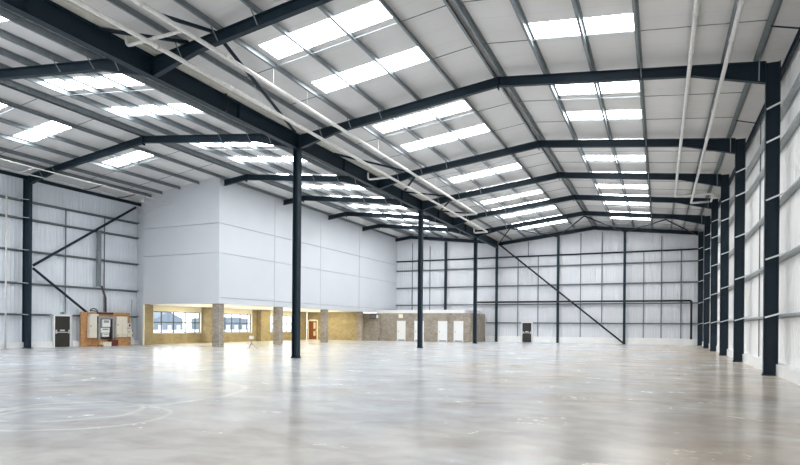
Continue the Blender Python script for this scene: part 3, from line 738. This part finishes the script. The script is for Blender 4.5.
for k in range(4): m.box(-36.6+k*.16, -36.49+k*.16, 27.72, 28.34, .10, .13)
m.build('deck', PLY, t); m = MB()
for y in (27.74, 28.0, 28.26): m.box(-36.6, -36.0, y, y+.07, 0, .098)
m.build('bearer', PLY, t)
tag(MB().box(-36.55, -36.15, 28.44, 29.10, .0, .28).box(-36.56, -36.14, 28.43, 29.11, .281, .30).build('cardboard_box', CREAMCAB), 'small pale carton on the floor before the grey frame', 'box')
t = thing('red_tool_case', (-36.5, 29.35, 0), 'dark red case on the floor under the grey frame', 'case')
MB().box(-36.60, -36.30, 29.14, 29.80, .0, .44).build('case', DKRED, t)
MB().tube([(-36.45, 29.3, .44), (-36.45, 29.32, .52), (-36.45, 29.6, .52), (-36.45, 29.62, .44)], .018, 6).build('handle', BLACK, t)
tag(MB().box(-36.70, -36.66, 29.86, 31.18, 0, .60).build('plywood_offcut', PLY), 'orange plywood offcut leaning low at the right of the board', 'board')
t = thing('wall_meter', (-36.95, 31.1, 1.3), 'square white meter with a black dial right of the board', 'meter')
MB().box(-36.9, -36.74, 30.98, 31.32, 1.32, 1.66).build('case', WHITE, t); MB().tube([(-36.74, 31.15, 1.49), (-36.72, 31.15, 1.49)], .08, 14).build('dial', BLACK, t)
t = thing('wall_socket', (-36.95, 31.45, .85), 'black and white socket box low on the wall right of the board', 'socket')
MB().box(-37.1, -36.90, 31.28, 31.60, .86, 1.24).build('case', WHITE, t); MB().box(-36.899, -36.88, 31.33, 31.55, .98, 1.2).build('socket_face', BLACK, t)
tag(MB().box(-37.04, -36.85, 31.25, 31.62, .0, .62).build('floor_box', WHITE), 'plain white box standing on the floor right of the board', 'box')
tag(MB().tube([(-37.15, 31.68, 3.5), (-37.14, 31.69, 2.2), (-37.12, 31.66, 1.3), (-37.05, 31.70, .6), (-37.0, 31.69, .03)], .035, 8).build('power_cable', GREYCAB, None, True), 'dark cable running down the wall beside the white box corner', 'cable')

# tripod site lamp on the floor between the front piers
tx, ty = -24.75, 30.6
t = thing('tripod_lamp', (tx, ty, 0), 'small tripod site lamp standing on the floor before the brick piers', 'lamp')
MB().tube([(tx, ty, .25), (tx, ty, .72)], .018, 8).build('pole', GREYCAB, t)
for k in range(3):
    a = math.radians(25+120*k); MB().tube([(tx, ty, .42), (tx+.42*math.cos(a), ty+.42*math.sin(a), .02)], .02, 6).build('leg', GREYCAB, t)
MB().box(tx-.16, tx+.16, ty-.05, ty+.05, .66, .88).build('lamp_head', WHITE, t)
MB().box(tx-.13, tx+.13, ty-.058, ty-.051, .69, .85).build('lens', CREAMCAB, t)

# ------------------------------------------------------------------ outside the office windows
struct(MB().box(-260, XE-.25, -20, 300, -.3, -.12).build('ground', ASPHALT, origin=(0,0,0)), 'pale paved yard outside the windows', 'ground')
def far_building(lb, x, y0, y1, h, gable=0):
    t = thing('far_building', (x, (y0+y1)/2, -.12), lb, 'building')
    MB().prism([(y0, -.12), (y1, -.12), (y1, h), ((y0+y1)/2, h+gable), (y0, h)], x-15, x, 'x').build('hall', FARBLD, t)
    m = MB()
    for k in range(3): m.box(x+.01, x+.06, y0+(k+.3)*(y1-y0)/3, y0+(k+.7)*(y1-y0)/3, -.1, h*.4)
    m.build('shutter_door', FARWALL, t)
far_building('blue-grey gabled shed outside seen through the widest window', -140, 128, 139, 3.4, 2.2)
far_building('long blue-grey shed outside seen through the middle window', -140, 158, 171, 3.8, .6)

# ------------------------------------------------------------------ light
w = bpy.data.worlds.new('World'); S.world = w; w.use_nodes = True
bg = w.node_tree.nodes['Background']; bg.inputs[0].default_value = (.93, .97, 1, 1); bg.inputs[1].default_value = 2.8
def area(name, loc, rot, sx, sy, power, col=(1,1,1)):
    d = bpy.data.lights.new(name, 'AREA'); d.shape = 'RECTANGLE'; d.size = sx; d.size_y = sy; d.energy = power; d.color = col
    o = bpy.data.objects.new(name, d); COL.objects.link(o); o.location = loc; o.rotation_euler = rot; return o
# daylight of the rooflights in the bays over and behind the viewer
for y in (-8.5, -4.5, .8, 4.2):
    for x, zf in ((-2.5, zr), (-10.5, zr), (-22, zl), (-30.4, zl)):
        area('rooflight_daylight', (x, y, zf(x)+.1), (0, 0, 0), 3.6, 1.1, 4*1.1*SKY_E*(2.3 if x > XV else 1.2), (.96, .985, 1))
# unseen fill lights added before the front wall, which has no doors
for x in (-27, -7):
    area('rear_fill_light', (x, YF+.15, 2.6), (math.radians(90), 0, 0), 7.0, 5.0, 800, (.97, .985, 1))
# ceiling lamps in the brick room under the box
for y in (36.0, 42.5, 48.0, 53.2):
    area('office_lamp', (-33.4, y, BZ0-.05), (0, 0, 0), 5.0, 2.6, 165, (1, .88, .56))
    area('soffit_fill_light', (-33.4, y, 2.3), (math.pi, 0, 0), 4.0, 2.0, 60, (1, .88, .56))  # upward fill added to brighten the soffit, no fitting stands here

# ------------------------------------------------------------------ camera
f_px, yaw, pitch, roll, cy = 572.09, .4261, -.0008, .0082, 326.74
cam = bpy.data.cameras.new('camera'); cam.sensor_width = 36; cam.lens = f_px*36/800; cam.shift_y = (cy-232.5)/800; cam.shift_x = 0
cam.clip_end = 300; cam.clip_start = .05
co = bpy.data.objects.new('camera', cam); COL.objects.link(co); co.location = (0, 0, 1.6)
fw = Vector((-math.sin(yaw)*math.cos(pitch), math.cos(yaw)*math.cos(pitch), math.sin(pitch))); rt = Vector((math.cos(yaw), math.sin(yaw), 0)); up = rt.cross(fw)
r2 = rt*math.cos(roll)+up*math.sin(roll); u2 = -rt*math.sin(roll)+up*math.cos(roll)
co.rotation_euler = Matrix((r2, u2, -fw)).transposed().to_euler()
S.camera = co
S.view_settings.view_transform = 'Standard'; S.view_settings.look = 'None'; S.view_settings.gamma = 1; S.view_settings.use_curve_mapping = False
S.view_settings.exposure = 0.2
S.cycles.diffuse_bounces = 6; S.cycles.max_bounces = 12; S.cycles.use_denoising = True
